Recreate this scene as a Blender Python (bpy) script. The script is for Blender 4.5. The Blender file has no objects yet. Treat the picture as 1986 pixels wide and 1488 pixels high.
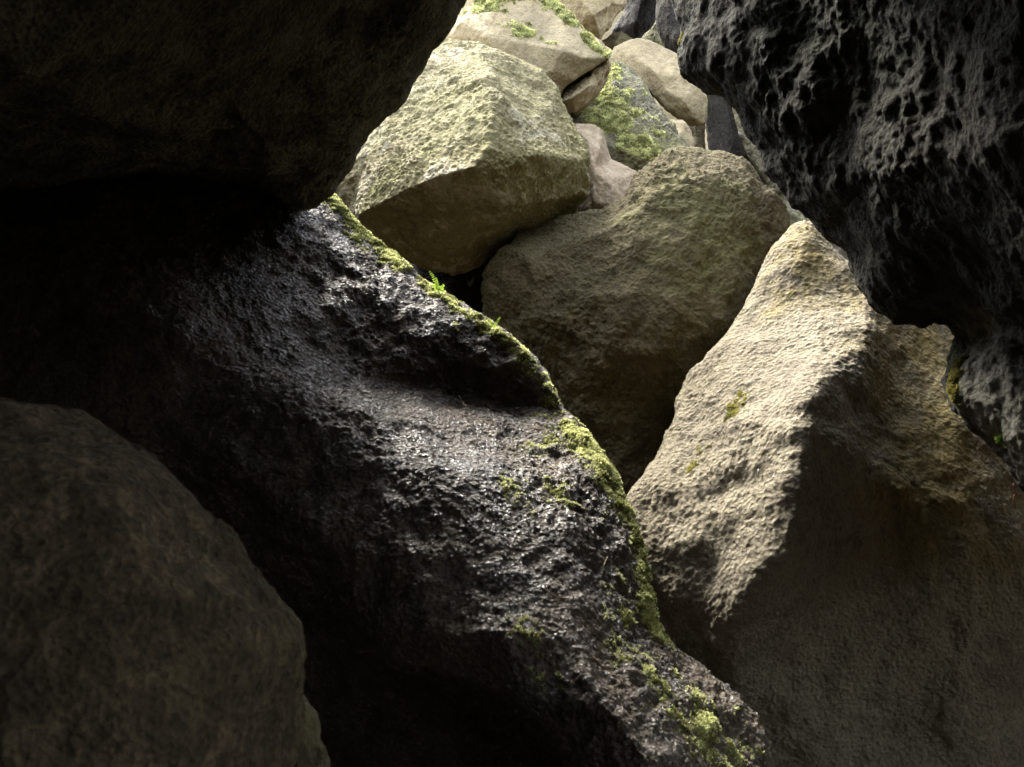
import bpy, math, random
import numpy as np
from mathutils import Vector, Matrix, Euler
from mathutils.geometry import delaunay_2d_cdt

# ------------------------------------------------------------------ camera, sky, sun, exposure
SC = bpy.context.scene
COL = SC.collection
W_PX, H_PX, F_PX = 1986.0, 1488.0, 2130.0
PITCH = math.radians(15.0)
CAM_LOC = np.array([0.0, 0.0, 1.5])

cam_d = bpy.data.cameras.new('camera')
cam_d.sensor_fit = 'HORIZONTAL'; cam_d.sensor_width = 36.0
cam_d.lens = 36.0 * F_PX / W_PX
cam_d.clip_start = 0.05; cam_d.clip_end = 500.0
cam_d.dof.use_dof = True; cam_d.dof.focus_distance = 5.3; cam_d.dof.aperture_fstop = 8.0
cam = bpy.data.objects.new('camera', cam_d); COL.objects.link(cam)
cam.location = CAM_LOC; cam.rotation_euler = (math.radians(90) + PITCH, 0, 0)
SC.camera = cam

SUN_DIR = np.array([-0.32, 0.36, 0.88]); SUN_DIR /= np.linalg.norm(SUN_DIR)   # towards the sun
SUN_EL = math.asin(SUN_DIR[2]); SUN_AZ = math.atan2(SUN_DIR[0], SUN_DIR[1])
world = bpy.data.worlds.new('World'); SC.world = world; world.use_nodes = True
wn = world.node_tree.nodes; wl = world.node_tree.links
sky = wn.new('ShaderNodeTexSky'); sky.sky_type = 'NISHITA'; sky.sun_disc = False
sky.sun_elevation = SUN_EL; sky.sun_rotation = SUN_AZ
sky.dust_density = 2.0
hsv = wn.new('ShaderNodeHueSaturation'); hsv.inputs['Saturation'].default_value = 0.35   # hazy, whitish daylight
wl.new(sky.outputs[0], hsv.inputs['Color']); wl.new(hsv.outputs[0], wn['Background'].inputs[0]); wn['Background'].inputs[1].default_value = 0.15
sun_d = bpy.data.lights.new('sun', 'SUN'); sun_d.energy = 2.0; sun_d.angle = math.radians(26); sun_d.color = (1.0, 0.93, 0.80)
sun = bpy.data.objects.new('sun', sun_d); COL.objects.link(sun)
sun.rotation_euler = Vector(SUN_DIR).to_track_quat('Z', 'Y').to_euler(); sun.location = (0, 0, 20)

SC.view_settings.view_transform = 'Standard'; SC.view_settings.look = 'None'
SC.view_settings.gamma = 1.0; SC.view_settings.use_curve_mapping = False
SC.view_settings.exposure = 3.05
SC.render.engine = 'CYCLES'
cy = SC.cycles
cy.max_bounces = 10; cy.diffuse_bounces = 8; cy.glossy_bounces = 4
cy.sample_clamp_indirect = 3.0; cy.caustics_reflective = False; cy.caustics_refractive = False
cy.use_denoising = True; cy.use_adaptive_sampling = False
try: cy.denoiser = 'OPENIMAGEDENOISE'
except Exception: pass

# ------------------------------------------------------------------ geometry helpers
cp, sp = math.cos(PITCH), math.sin(PITCH)
AX_R = np.array([1.0, 0, 0]); AX_F = np.array([0, cp, sp]); AX_U = np.array([0, -sp, cp])
def at(px, py, d):
    """point that the photograph shows at (px, py), d metres ahead of the lens"""
    px, py, d = np.asarray(px, float), np.asarray(py, float), np.asarray(d, float)
    x = (px - W_PX / 2) / F_PX * d; y = -(py - H_PX / 2) / F_PX * d
    return CAM_LOC + x[..., None] * AX_R + y[..., None] * AX_U + d[..., None] * AX_F

_rng = np.random.default_rng(7)
_P = _rng.permutation(256); _P = np.concatenate([_P, _P, _P])
_G = _rng.normal(size=(256, 3)); _G /= np.linalg.norm(_G, axis=1, keepdims=True); _G = _G.astype(np.float32)
def perlin(p):
    p = p.astype(np.float32)
    i = np.floor(p).astype(np.int64); f = p - i.astype(np.float32); i &= 255
    u = f * f * f * (f * (f * 6 - 15) + 10)
    out = 0.0
    for dx in (0, 1):
        ax = _P[i[:, 0] + dx]; wx = u[:, 0] if dx else 1 - u[:, 0]
        for dy in (0, 1):
            ay = _P[ax + i[:, 1] + dy]; wy = wx * (u[:, 1] if dy else 1 - u[:, 1])
            for dz in (0, 1):
                g = _G[_P[ay + i[:, 2] + dz]]
                d = g[:, 0] * (f[:, 0] - dx) + g[:, 1] * (f[:, 1] - dy) + g[:, 2] * (f[:, 2] - dz)
                out = out + wy * (u[:, 2] if dz else 1 - u[:, 2]) * d
    return out * 1.6
_R3 = _rng.random((256, 3)).astype(np.float32)
def worley(p):
    p = p.astype(np.float32)
    i = np.floor(p).astype(np.int64); best = np.full(len(p), 9.0)
    for dx in (-1, 0, 1):
        for dy in (-1, 0, 1):
            for dz in (-1, 0, 1):
                c = i + (dx, dy, dz); cc = c & 255
                q = c.astype(np.float32) + _R3[_P[_P[_P[cc[:, 0]] + cc[:, 1]] + cc[:, 2]]]
                best = np.minimum(best, ((p - q) ** 2).sum(1))
    return np.sqrt(best)
def nz(kind, p):
    if kind == 'p': return perlin(p)
    if kind == 'r': return 0.5 - 2 * np.abs(perlin(p))          # ridges
    if kind == 'b': return 2 * np.abs(perlin(p)) - 0.5          # pillows
    if kind == 'w': return 0.6 - np.clip(worley(p), 0, 1.2)     # lumps
    if kind == 'h': return -np.clip(0.38 - worley(p), 0, 1) * 2.4   # pits
    if kind == 't':                                              # stepped ledges
        n = perlin(p) * 3; f = n - np.floor(n); return (np.floor(n) + f ** 4) / 3

def vnormals(V, T):
    n = np.cross(V[T[:, 1]] - V[T[:, 0]], V[T[:, 2]] - V[T[:, 0]])
    N = np.zeros_like(V)
    for k in range(3):
        for a in range(3): N[:, a] += np.bincount(T[:, k], n[:, a], len(V))
    return N / (np.linalg.norm(N, axis=1, keepdims=True) + 1e-12)

def refine(V, T, target, iters=14):
    for _ in range(iters):
        E = np.sort(np.concatenate([T[:, [0, 1]], T[:, [1, 2]], T[:, [2, 0]]]), axis=1)
        key = E[:, 0] * np.int64(len(V)) + E[:, 1]
        uk, inv = np.unique(key, return_inverse=True)
        ea, eb = uk // len(V), uk % len(V)
        L = np.linalg.norm(V[ea] - V[eb], axis=1)
        tg = target(V, T)
        m = L > np.minimum(tg[ea], tg[eb]) * 1.4
        if not m.any(): break
        mid = np.full(len(uk), -1, np.int64); mid[m] = len(V) + np.arange(m.sum())
        V = np.concatenate([V, (V[ea[m]] + V[eb[m]]) / 2])
        n = len(T); M = np.stack([mid[inv[:n]], mid[inv[n:2 * n]], mid[inv[2 * n:]]], 1)
        s = M >= 0; cnt = s.sum(1); out = [T[cnt == 0]]
        def rot(sel, r): return np.roll(T[sel], -r, 1), np.roll(M[sel], -r, 1)
        for r in range(3):
            t, e = rot((cnt == 1) & s[:, r], r)
            out += [np.stack([t[:, 0], e[:, 0], t[:, 2]], 1), np.stack([e[:, 0], t[:, 1], t[:, 2]], 1)]
            t, e = rot((cnt == 2) & ~s[:, (r + 2) % 3], r)      # edges 0 and 1 split
            out += [np.stack([e[:, 0], t[:, 1], e[:, 1]], 1), np.stack([t[:, 0], e[:, 0], e[:, 1]], 1), np.stack([t[:, 0], e[:, 1], t[:, 2]], 1)]
        t, e = T[cnt == 3], M[cnt == 3]
        out += [np.stack([t[:, 0], e[:, 0], e[:, 2]], 1), np.stack([e[:, 0], t[:, 1], e[:, 1]], 1),
                np.stack([e[:, 2], e[:, 1], t[:, 2]], 1), e]
        T = np.concatenate(out)
    return V, T

def smooth(V, T, n, lam=0.5):
    E = np.concatenate([T[:, [0, 1]], T[:, [1, 2]], T[:, [2, 0]]])
    deg = np.bincount(E[:, 0], minlength=len(V))[:, None] + 1e-9
    for k in range(n):
        for f in (lam, -lam * 0.55):
            A = np.stack([np.bincount(E[:, 0], V[E[:, 1], a], len(V)) for a in range(3)], 1)
            V = V + f * (A / deg - V)
    return V

def uniform(l): return lambda V, T: np.full(len(V), l)
def view_size(px, lo=0.004, hi=0.25, zone=None):
    """fine where the boulder faces the walkable side, coarse on its hidden back"""
    def f(V, T):
        q = V - CAM_LOC; dist = np.linalg.norm(q, axis=1)
        N = vnormals(V, T); facing = -(q * N).sum(1) / dist
        d = q @ AX_F; dd = np.maximum(d, 0.3)
        x, y = q @ AX_R / dd * F_PX + W_PX / 2, H_PX / 2 - q @ AX_U / dd * F_PX
        ok = (d > 0.3) & (x > -120) & (x < W_PX + 120) & (y > -90) & (y < H_PX + 90) & (facing > -0.3)
        if zone is not None: ok &= zone(x, y)
        return np.clip(dist / 1098.0 * np.where(ok, px, px * 12), lo, hi)
    return f

def mesh_from(name, V, T, mat, parent=None, smooth_sh=True, attrs=None, base=None):
    me = bpy.data.meshes.new(name)
    if base is None:
        c = (V.min(0) + V.max(0)) / 2; c[2] = V[:, 2].min()
    else: c = np.asarray(base, float)
    Vl = (V - c).astype(np.float32)
    me.vertices.add(len(V)); me.vertices.foreach_set('co', Vl.ravel())
    me.loops.add(T.size); me.loops.foreach_set('vertex_index', T.astype(np.int32).ravel())
    me.polygons.add(len(T)); me.polygons.foreach_set('loop_start', np.arange(0, T.size, T.shape[1], dtype=np.int32))
    me.polygons.foreach_set('loop_total', np.full(len(T), T.shape[1], np.int32))
    if smooth_sh: me.polygons.foreach_set('use_smooth', np.ones(len(T), bool))
    for k, a in (attrs or {}).items():
        at_ = me.attributes.new(k, 'FLOAT', 'POINT'); at_.data.foreach_set('value', np.asarray(a, np.float32))
    me.update(calc_edges=True); me.validate()
    me.materials.append(mat)
    o = bpy.data.objects.new(name, me); COL.objects.link(o)
    if parent is not None:
        o.parent = parent
        o.location = c - np.array(parent.location)
    else: o.location = c
    return o

def tag(o, label=None, cat=None, group=None, kind=None):
    if label: o['label'] = label
    if cat: o['category'] = cat
    if group: o['group'] = group
    if kind: o['kind'] = kind
    return o

def poly_dist(P, line):
    d = np.full(len(P), 1e9)
    line = np.asarray(line, float)
    if len(line) == 1: return np.linalg.norm(P - line[0], axis=1)
    for a, b in zip(line[:-1], line[1:]):
        ab = b - a; t = np.clip(((P - a) @ ab) / (ab @ ab), 0, 1)
        d = np.minimum(d, np.linalg.norm(P - (a + t[:, None] * ab), axis=1))
    return d

def solid(outline, inner, thick, center=None, ridges=()):
    """closed boulder: faceted front through the given points, rounded back"""
    o = np.array(outline, float); q = np.array(inner, float).reshape(-1, 3)
    pts = np.concatenate([o, q]); n = len(o)
    edges = [(i, (i + 1) % n) for i in range(n)]
    for r in ridges: edges += [(n + a, n + b) for a, b in zip(r[:-1], r[1:])]
    res = delaunay_2d_cdt([Vector((p[0] / 1000, -p[1] / 1000)) for p in pts], edges, [], 1, 1e-6)
    vc, F, ov = res[0], res[2], res[3]
    P = []
    for k, v in enumerate(vc):
        if len(ov[k]): P.append(pts[ov[k][0]])
        else:
            x, y = v[0] * 1000, -v[1] * 1000
            w = 1 / ((pts[:, 0] - x) ** 2 + (pts[:, 1] - y) ** 2 + 1e-6) ** 1.5
            P.append([x, y, (w * pts[:, 2]).sum() / w.sum()])
    P = np.array(P); idx = {}
    for k in range(len(vc)):
        for s in ov[k]: idx[s] = k
    T = []
    for f in F:
        f = list(f)
        for j in range(1, len(f) - 1): T.append([f[0], f[j], f[j + 1]])
    T = np.array(T)
    a, b, c = P[T[:, 0]], P[T[:, 1]], P[T[:, 2]]
    ar = (b[:, 0] - a[:, 0]) * (c[:, 1] - a[:, 1]) - (b[:, 1] - a[:, 1]) * (c[:, 0] - a[:, 0])
    T[ar > 0] = T[ar > 0][:, [0, 2, 1]]           # facing the lens
    ring = [idx[i] for i in range(n)]
    sa = (o[:, 0] * np.roll(o[:, 1], -1) - np.roll(o[:, 0], -1) * o[:, 1]).sum()
    if sa > 0: ring = ring[::-1]
    ro = P[ring]; cen = np.array(center if center else ro[:, :2].mean(0)); dm = ro[:, 2].mean()
    V = [at(P[:, 0], P[:, 1], P[:, 2])]; cnt = len(P); prev = np.array(ring); TT = [T]
    for s, t, mix in ((0.975, 0.22, 0.0), (0.86, 0.6, 0.2), (0.55, 0.9, 0.5)):
        xy = cen + (ro[:, :2] - cen) * s; d = ro[:, 2] * (1 - mix) + dm * mix + t * thick
        V.append(at(xy[:, 0], xy[:, 1], d)); cur = cnt + np.arange(n); cnt += n
        j = np.roll(np.arange(n), -1)
        TT += [np.stack([prev, cur, prev[j]], 1), np.stack([prev[j], cur, cur[j]], 1)]
        prev = cur
    V.append(at(cen[:1], cen[1:], np.array([dm + thick]))); j = np.roll(np.arange(n), -1)
    TT.append(np.stack([prev, np.full(n, cnt), prev[j]], 1))
    V = np.concatenate(V); T = np.concatenate(TT)
    # orient outwards
    vol = (V[T[:, 0]] * np.cross(V[T[:, 1]], V[T[:, 2]])).sum()
    f0 = np.cross(V[T[0, 1]] - V[T[0, 0]], V[T[0, 2]] - V[T[0, 0]]) @ (V[T[0, 0]] - CAM_LOC)
    if f0 > 0: T = T[:, ::-1]
    return V, T

TOTAL = [0]; SURF = {}
def rock(name, label, cat, V, T, mat, disp, round_=3, px=2.2, moss=(), moss_mat=None, moss_len=0.016, moss_n=9000, group=None, kind=None, coarse=0.06, lo=0.004, hi=0.25, seed=0, warp=0.0, moss_label=None, algae=(), zone=None):
    rnd = np.random.default_rng(100 + seed)
    off = rnd.uniform(-50, 50, 3)
    V, T = refine(V, T, uniform(coarse))
    V = smooth(V, T, round_)
    big = [d for d in disp if d[1] < 6]; fine = [d for d in disp if d[1] >= 6]
    N = vnormals(V, T); h = 0
    for k, f, a in big:
        h = h + a * nz(k, (V + off) * f + f)
    V = V + N * np.asarray(h)[:, None] if len(big) else V
    V, T = refine(V, T, view_size(px, lo, hi, zone))
    V = smooth(V, T, 1)
    N = vnormals(V, T); h = np.zeros(len(V))
    Q = V + off
    if warp: Q = Q + warp * np.stack([perlin(Q * 3 + 9), perlin(Q * 3 + 31), perlin(Q * 3 + 57)], 1)
    mod = 0.55 + 0.45 * np.clip(perlin(Q * 1.7 + 3) * 1.6 + 0.5, 0, 1.4)
    for k, f, a in fine:
        h += a * nz(k, Q * f + f) * mod
    mk = np.zeros(len(V))
    for line, rad, dens in moss:
        L = np.array([at(*p) for p in line])
        d = poly_dist(V, L) / np.clip(0.9 + 0.8 * perlin(V * 3.3 + 5), 0.45, 1.6)
        n1 = perlin(V * (0.9 / rad) + off) * 0.6 + perlin(V * (2.6 / rad)) * 0.5 + perlin(V * 45) * 0.5
        m = np.clip((1 - d / rad) * 1.5 * dens - 0.15 + n1, 0, 1) * np.clip(3 * (1.6 - d / rad), 0, 1)
        mk = np.maximum(mk, m)
    if len(moss):
        mk *= np.clip(N[:, 2] * 1.6 + 0.55, 0, 1)
        h = h * (1 - 0.5 * mk) + mk * moss_len * 0.8 * (0.55 + 0.9 * np.clip(nz('w', V * (0.35 / moss_len)), -0.4, 1))
    ga = np.zeros(len(V))  # algae and lichen tint mask; on two boulders it also paints light
    for line, rad, dens in algae:
        d = poly_dist(V, np.array([at(*p) for p in line]))
        ga = np.maximum(ga, np.clip((1 - d / rad) * 1.6 * dens + perlin(V * 5 + off) * 0.5 + perlin(V * 17) * 0.4, 0, 1) * np.clip(2 * (1.3 - d / rad), 0, 1))
    V = V + N * h[:, None]
    o = mesh_from(name, V, T, mat, attrs={'moss': mk, 'algae': ga})
    SURF[label] = V
    tag(o, label, cat, group or ('boulders and slabs jammed in the gully' if cat else None), kind or 'thing')
    TOTAL[0] += len(T)
    if len(moss):
        tufts(o, V, T, mk, moss_mat, moss_len, moss_n, rnd, moss_label)
    return o

def tufts(parent, V, T, mk, mat, ln, n, rnd, label=None):
    a, b, c = V[T[:, 0]], V[T[:, 1]], V[T[:, 2]]
    cr = np.cross(b - a, c - a); ar = np.linalg.norm(cr, axis=1)
    mt = mk[T].mean(1)
    q = (a - CAM_LOC); facing = -(q * cr).sum(1) / (np.linalg.norm(q, axis=1) * ar + 1e-12)
    w = ar * np.clip(mt - 0.12, 0, 1) * (facing > -0.5)
    if w.sum() <= 0: return
    t = rnd.choice(len(T), n, p=w / w.sum())
    r1, r2 = np.sqrt(rnd.random(n)), rnd.random(n)
    P = a[t] * (1 - r1)[:, None] + b[t] * (r1 * (1 - r2))[:, None] + c[t] * (r1 * r2)[:, None]
    nn = cr[t] / ar[t][:, None]
    Vs, Ts, cnt = [], [], 0
    for k in range(3):
        d = nn * 0.7 + np.array([0, 0, 0.45]) + rnd.normal(size=(n, 3)) * 0.55
        d /= np.linalg.norm(d, axis=1, keepdims=True)
        s = np.cross(d, rnd.normal(size=(n, 3))); s /= np.linalg.norm(s, axis=1, keepdims=True) + 1e-9
        l = (ln * rnd.uniform(0.45, 1.25, n) * (0.5 + mk[T[t]].mean(1)))[:, None]; wd = l * 0.2
        base = P - nn * ln * 0.15 + rnd.normal(size=(n, 3)) * ln * 0.12
        Vs += [base - s * wd, base + s * wd, base + d * l * 0.6 + s * wd * 1.1, base + d * l, base + d * l * 0.6 - s * wd * 1.1]
        i = cnt + np.arange(n)
        Ts += [np.stack([i, i + n, i + 2 * n], 1), np.stack([i, i + 2 * n, i + 4 * n], 1), np.stack([i + 4 * n, i + 2 * n, i + 3 * n], 1)]
        cnt += 5 * n
    tone = np.clip(0.5 + 0.9 * perlin(P * 14) + rnd.normal(size=n) * 0.22, 0, 1)
    o = mesh_from('moss', np.concatenate(Vs), np.concatenate(Ts), mat, parent, smooth_sh=False, attrs={'tone': np.tile(tone, 15)})
    o['kind'] = 'stuff'
    if label: o['label'] = label
    TOTAL[0] += 9 * n

# ------------------------------------------------------------------ materials
class NT:
    def __init__(s, name):
        s.m = bpy.data.materials.new(name); s.m.use_nodes = True
        s.n = s.m.node_tree.nodes; s.l = s.m.node_tree.links
        s.b = s.n['Principled BSDF']; s.co = s.n.new('ShaderNodeTexCoord').outputs['Object']
    def link(s, a, b): s.l.new(a, b)
    def mapped(s, scale, rot=(0, 0, 0)):
        m = s.n.new('ShaderNodeMapping'); m.inputs['Scale'].default_value = scale; m.inputs['Rotation'].default_value = rot
        s.link(s.co, m.inputs[0]); return m.outputs[0]
    def noise(s, sc, det=6, rough=0.6, co=None, dist=0.0):
        t = s.n.new('ShaderNodeTexNoise'); t.inputs['Scale'].default_value = sc; t.inputs['Detail'].default_value = det
        t.inputs['Roughness'].default_value = rough; t.inputs['Distortion'].default_value = dist
        s.link(co or s.co, t.inputs['Vector']); return t.outputs[0]
    def vor(s, sc, feat='F1', co=None):
        t = s.n.new('ShaderNodeTexVoronoi'); t.inputs['Scale'].default_value = sc; t.feature = feat
        s.link(co or s.co, t.inputs['Vector']); return t.outputs['Distance']
    def ramp(s, f, stops):
        r = s.n.new('ShaderNodeValToRGB'); e = r.color_ramp.elements
        while len(e) < len(stops): e.new(0.5)
        for el, (p, c) in zip(e, stops):
            el.position = p; el.color = (*c, 1) if not isinstance(c, (int, float)) else (c, c, c, 1)
        s.link(f, r.inputs[0]); return r.outputs[0]
    def mix(s, f, a, b, mode='MIX'):
        m = s.n.new('ShaderNodeMix'); m.data_type = 'RGBA'; m.blend_type = mode
        for sock, v in ((m.inputs[0], f), (m.inputs[6], a), (m.inputs[7], b)):
            if isinstance(v, (int, float)): sock.default_value = v
            elif isinstance(v, tuple): sock.default_value = (*v, 1)
            else: s.link(v, sock)
        return m.outputs[2]
    def math(s, op, a, b=0.0):
        m = s.n.new('ShaderNodeMath'); m.operation = op
        for sock, v in ((m.inputs[0], a), (m.inputs[1], b)):
            if isinstance(v, (int, float)): sock.default_value = v
            else: s.link(v, sock)
        return m.outputs[0]
    def attr(s, name):
        a = s.n.new('ShaderNodeAttribute'); a.attribute_name = name; return a.outputs['Fac']
    def bump(s, h, strength, dist, prev=None):
        b = s.n.new('ShaderNodeBump'); b.inputs['Strength'].default_value = strength; b.inputs['Distance'].default_value = dist
        s.link(h, b.inputs['Height'])
        if prev is not None: s.link(prev, b.inputs['Normal'])
        return b.outputs[0]

MOSSC = ((0.10, 0.11, 0.025), (0.26, 0.28, 0.065), (0.48, 0.50, 0.16))
def rock_mat(name, lo, mid, hi, algae=0.0, algae_col=(0.16, 0.17, 0.05), lichen=0.0, lichen_col=(0.42, 0.40, 0.30), rough=0.9,
             bump=0.6, scale=1.0, wet=False, streak=0.0, stain=0.0, stain_col=(0.03, 0.028, 0.018), spec=0.3, mottle=0.0, mottle_col=(0.03, 0.022, 0.015), mottle_sc=9.0, green=((0.12, 0.115, 0.04), (0.23, 0.22, 0.085))):
    s = NT(name)
    n1 = s.noise(2.2 * scale, 8, 0.62); n2 = s.noise(16 * scale, 6, 0.7); n3 = s.noise(70 * scale, 4, 0.7)
    f = s.math('ADD', s.math('MULTIPLY', n1, 0.36), s.math('ADD', s.math('MULTIPLY', n2, 0.36), s.math('MULTIPLY', n3, 0.28)))
    col = s.ramp(f, [(0.41, lo), (0.5, mid), (0.60, hi)])
    if streak:
        st = s.noise(3.0, 5, 0.6, s.mapped((3.0, 3.0, 0.35), (0.3, 0.5, 0)))
        col = s.mix(s.math('MULTIPLY', s.ramp(st, [(0.45, 0.0), (0.62, 1.0)]), streak), col, tuple(c * 0.45 for c in mid))
    if algae:
        al = s.math('ADD', s.noise(0.9, 5, 0.6), s.math('MULTIPLY', s.math('SUBTRACT', n2, 0.5), 0.5))
        col = s.mix(s.math('MULTIPLY', s.ramp(al, [(0.40, 0.0), (0.62, 1.0)]), algae), col, algae_col)
    if stain:
        al = s.math('ADD', s.noise(1.3, 5, 0.65, dist=0.6), s.math('MULTIPLY', s.math('SUBTRACT', n3, 0.5), 0.6))
        col = s.mix(s.math('MULTIPLY', s.ramp(al, [(0.5, 0.0), (0.6, 1.0)]), stain), col, stain_col)
    if mottle:
        mt = s.noise(mottle_sc, 7, 0.72, s.mapped((1.0, 1.0, 0.55), (0.2, 0.7, 0.1)), dist=0.5)
        col = s.mix(s.math('MULTIPLY', s.ramp(mt, [(0.44, 0.0), (0.56, 1.0)]), mottle), col, mottle_col)
    if lichen:
        lv = s.math('ADD', s.noise(2.6, 4, 0.6, dist=1.0), s.math('MULTIPLY', s.math('SUBTRACT', n2, 0.5), 0.9))
        col = s.mix(s.math('MULTIPLY', s.ramp(lv, [(0.58, 0.0), (0.62, 1.0)]), lichen), col, lichen_col)
    pit = s.vor(55 * scale)
    col = s.mix(0.35, col, s.ramp(pit, [(0.05, 0.45), (0.5, 1.0)]), 'MULTIPLY')
    col = s.mix(s.math('MULTIPLY', s.attr('algae'), 0.8), col, s.mix(s.ramp(n2, [(0.35, 0.0), (0.65, 1.0)]), green[0], green[1]))  # tint pair for algae, lichen and the light painted on two boulders
    mo = s.attr('moss'); mc = s.ramp(s.noise(30, 4, 0.7), [(0.3, MOSSC[0]), (0.5, MOSSC[1]), (0.72, MOSSC[2])])
    mf = s.ramp(s.math('ADD', mo, s.math('MULTIPLY', s.math('SUBTRACT', n3, 0.5), 0.5)), [(0.12, 0.0), (0.6, 1.0)])
    col = s.mix(mf, col, mc)
    s.link(col, s.b.inputs['Base Color'])
    nb = s.bump(n2, bump, 0.045 / scale)
    nb = s.bump(s.noise(34 * scale, 5, 0.75), bump, 0.030 / scale, nb)
    nb = s.bump(n3, bump, 0.026 / scale, nb)
    nb = s.bump(pit, bump, 0.014 / scale, nb)
    s.link(nb, s.b.inputs['Normal'])
    if wet:
        wr = s.math('ADD', s.noise(1.5, 4, 0.6), s.math('MULTIPLY', s.math('SUBTRACT', n2, 0.5), 0.7))
        r = s.ramp(wr, [(0.34, 0.10), (0.62, 0.42)])
        s.link(s.mix(mf, s.ramp(wr, [(0.3, 0.45), (0.66, 0.8)]), (0.9, 0.9, 0.9)), s.b.inputs['Roughness'])
        s.b.inputs['Specular IOR Level'].default_value = 0.3
        s.b.inputs['Coat IOR'].default_value = 1.52
        film = s.math('ADD', s.math('MULTIPLY', s.noise(85, 3, 0.6), 0.6), s.math('MULTIPLY', s.noise(7, 4, 0.6), 0.4))
        s.link(s.math('MULTIPLY', s.math('SUBTRACT', 1.0, mf), s.ramp(film, [(0.45, 0.0), (0.57, 1.0)])), s.b.inputs['Coat Weight'])
        s.link(r, s.b.inputs['Coat Roughness'])
        cb = s.bump(s.noise(65, 3, 0.6), 1.0, 0.035)
        cb = s.bump(s.vor(75), 1.0, 0.016, cb)
        s.link(cb, s.b.inputs['Coat Normal'])
    else:
        s.b.inputs['Roughness'].default_value = rough; s.b.inputs['Specular IOR Level'].default_value = spec
    return s.m

def moss_mat(name, lo, hi):
    s = NT(name)
    col = s.ramp(s.attr('tone'), [(0.1, lo), (0.9, hi)])
    s.link(col, s.b.inputs['Base Color']); s.b.inputs['Roughness'].default_value = 0.7
    s.b.inputs['Specular IOR Level'].default_value = 0.25
    tr = s.n.new('ShaderNodeBsdfTranslucent'); s.link(col, tr.inputs[0])
    mx = s.n.new('ShaderNodeMixShader'); mx.inputs[0].default_value = 0.45
    s.link(s.b.outputs[0], mx.inputs[1]); s.link(tr.outputs[0], mx.inputs[2])
    s.link(mx.outputs[0], s.n['Material Output'].inputs[0]); return s.m

M_A = rock_mat('tuff_green', (0.14, 0.118, 0.06), (0.28, 0.243, 0.135), (0.39, 0.345, 0.21), algae=0.5, algae_col=(0.23, 0.22, 0.075), lichen=0.75, lichen_col=(0.46, 0.42, 0.30), bump=0.55, scale=0.75)
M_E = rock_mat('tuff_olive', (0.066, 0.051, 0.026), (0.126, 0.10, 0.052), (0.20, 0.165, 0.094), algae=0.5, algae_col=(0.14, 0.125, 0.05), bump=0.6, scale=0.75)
M_B = rock_mat('tuff_pale', (0.20, 0.172, 0.127), (0.33, 0.292, 0.218), (0.44, 0.40, 0.31), algae=0.30, algae_col=(0.29, 0.235, 0.11), bump=0.7, scale=0.85, green=((0.23, 0.175, 0.05), (0.38, 0.30, 0.10)))  # gold tint pair also paints the olive light on the right flank
M_BG = rock_mat('tuff_tan', (0.27, 0.215, 0.13), (0.42, 0.345, 0.215), (0.53, 0.45, 0.30), algae=0.35, algae_col=(0.20, 0.17, 0.08), stain=0.3, bump=0.3, scale=0.7)
M_K = rock_mat('tuff_pink', (0.30, 0.235, 0.15), (0.45, 0.36, 0.25), (0.55, 0.46, 0.33), streak=0.3, bump=0.3, scale=0.7)
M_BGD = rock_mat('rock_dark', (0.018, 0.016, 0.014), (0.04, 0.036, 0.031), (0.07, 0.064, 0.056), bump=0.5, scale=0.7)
M_J = rock_mat('rock_lichen', (0.14, 0.13, 0.09), (0.28, 0.26, 0.18), (0.42, 0.39, 0.28), algae=0.8, algae_col=(0.27, 0.27, 0.08), lichen=0.5, bump=0.8, scale=0.8)
M_W = rock_mat('rock_wet', (0.02, 0.015, 0.011), (0.095, 0.072, 0.052), (0.21, 0.165, 0.12), algae=0.12, algae_col=(0.08, 0.08, 0.02), bump=1.0, wet=True, streak=0.5, spec=0.9, mottle=0.7, mottle_sc=4.0, mottle_col=(0.17, 0.12, 0.078))
M_C = rock_mat('rock_craggy', (0.022, 0.021, 0.016), (0.042, 0.040, 0.030), (0.07, 0.066, 0.052), algae=0.6, algae_col=(0.034, 0.042, 0.025), bump=0.6, spec=0.25, green=((0.22, 0.21, 0.17), (0.45, 0.43, 0.36)))  # pale tint pair: lichen, lightened to stand in for bounce light
M_L = rock_mat('rock_roof', (0.15, 0.145, 0.10), (0.36, 0.35, 0.25), (0.52, 0.50, 0.37), algae=0.4, algae_col=(0.07, 0.075, 0.04), bump=1.0, mottle=0.5, mottle_sc=7, mottle_col=(0.025, 0.024, 0.018))
M_F = rock_mat('rock_brown', (0.06, 0.041, 0.023), (0.165, 0.116, 0.067), (0.33, 0.235, 0.142), algae=0.2, bump=0.8, scale=1.3, streak=0.5, mottle=0.6, mottle_sc=18, mottle_col=(0.04, 0.028, 0.018))
M_CAVE = rock_mat('rock_cave', (0.05, 0.043, 0.035), (0.10, 0.085, 0.068), (0.16, 0.14, 0.11), bump=0.6)
M_GROUND = rock_mat('earth', (0.03, 0.022, 0.015), (0.06, 0.045, 0.032), (0.10, 0.08, 0.055), bump=1.0)
M_MOSS = moss_mat('moss_bright', (0.20, 0.21, 0.075), (0.72, 0.74, 0.38))
M_MOSSD = moss_mat('moss_dry', (0.12, 0.12, 0.03), (0.40, 0.36, 0.12))

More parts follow.
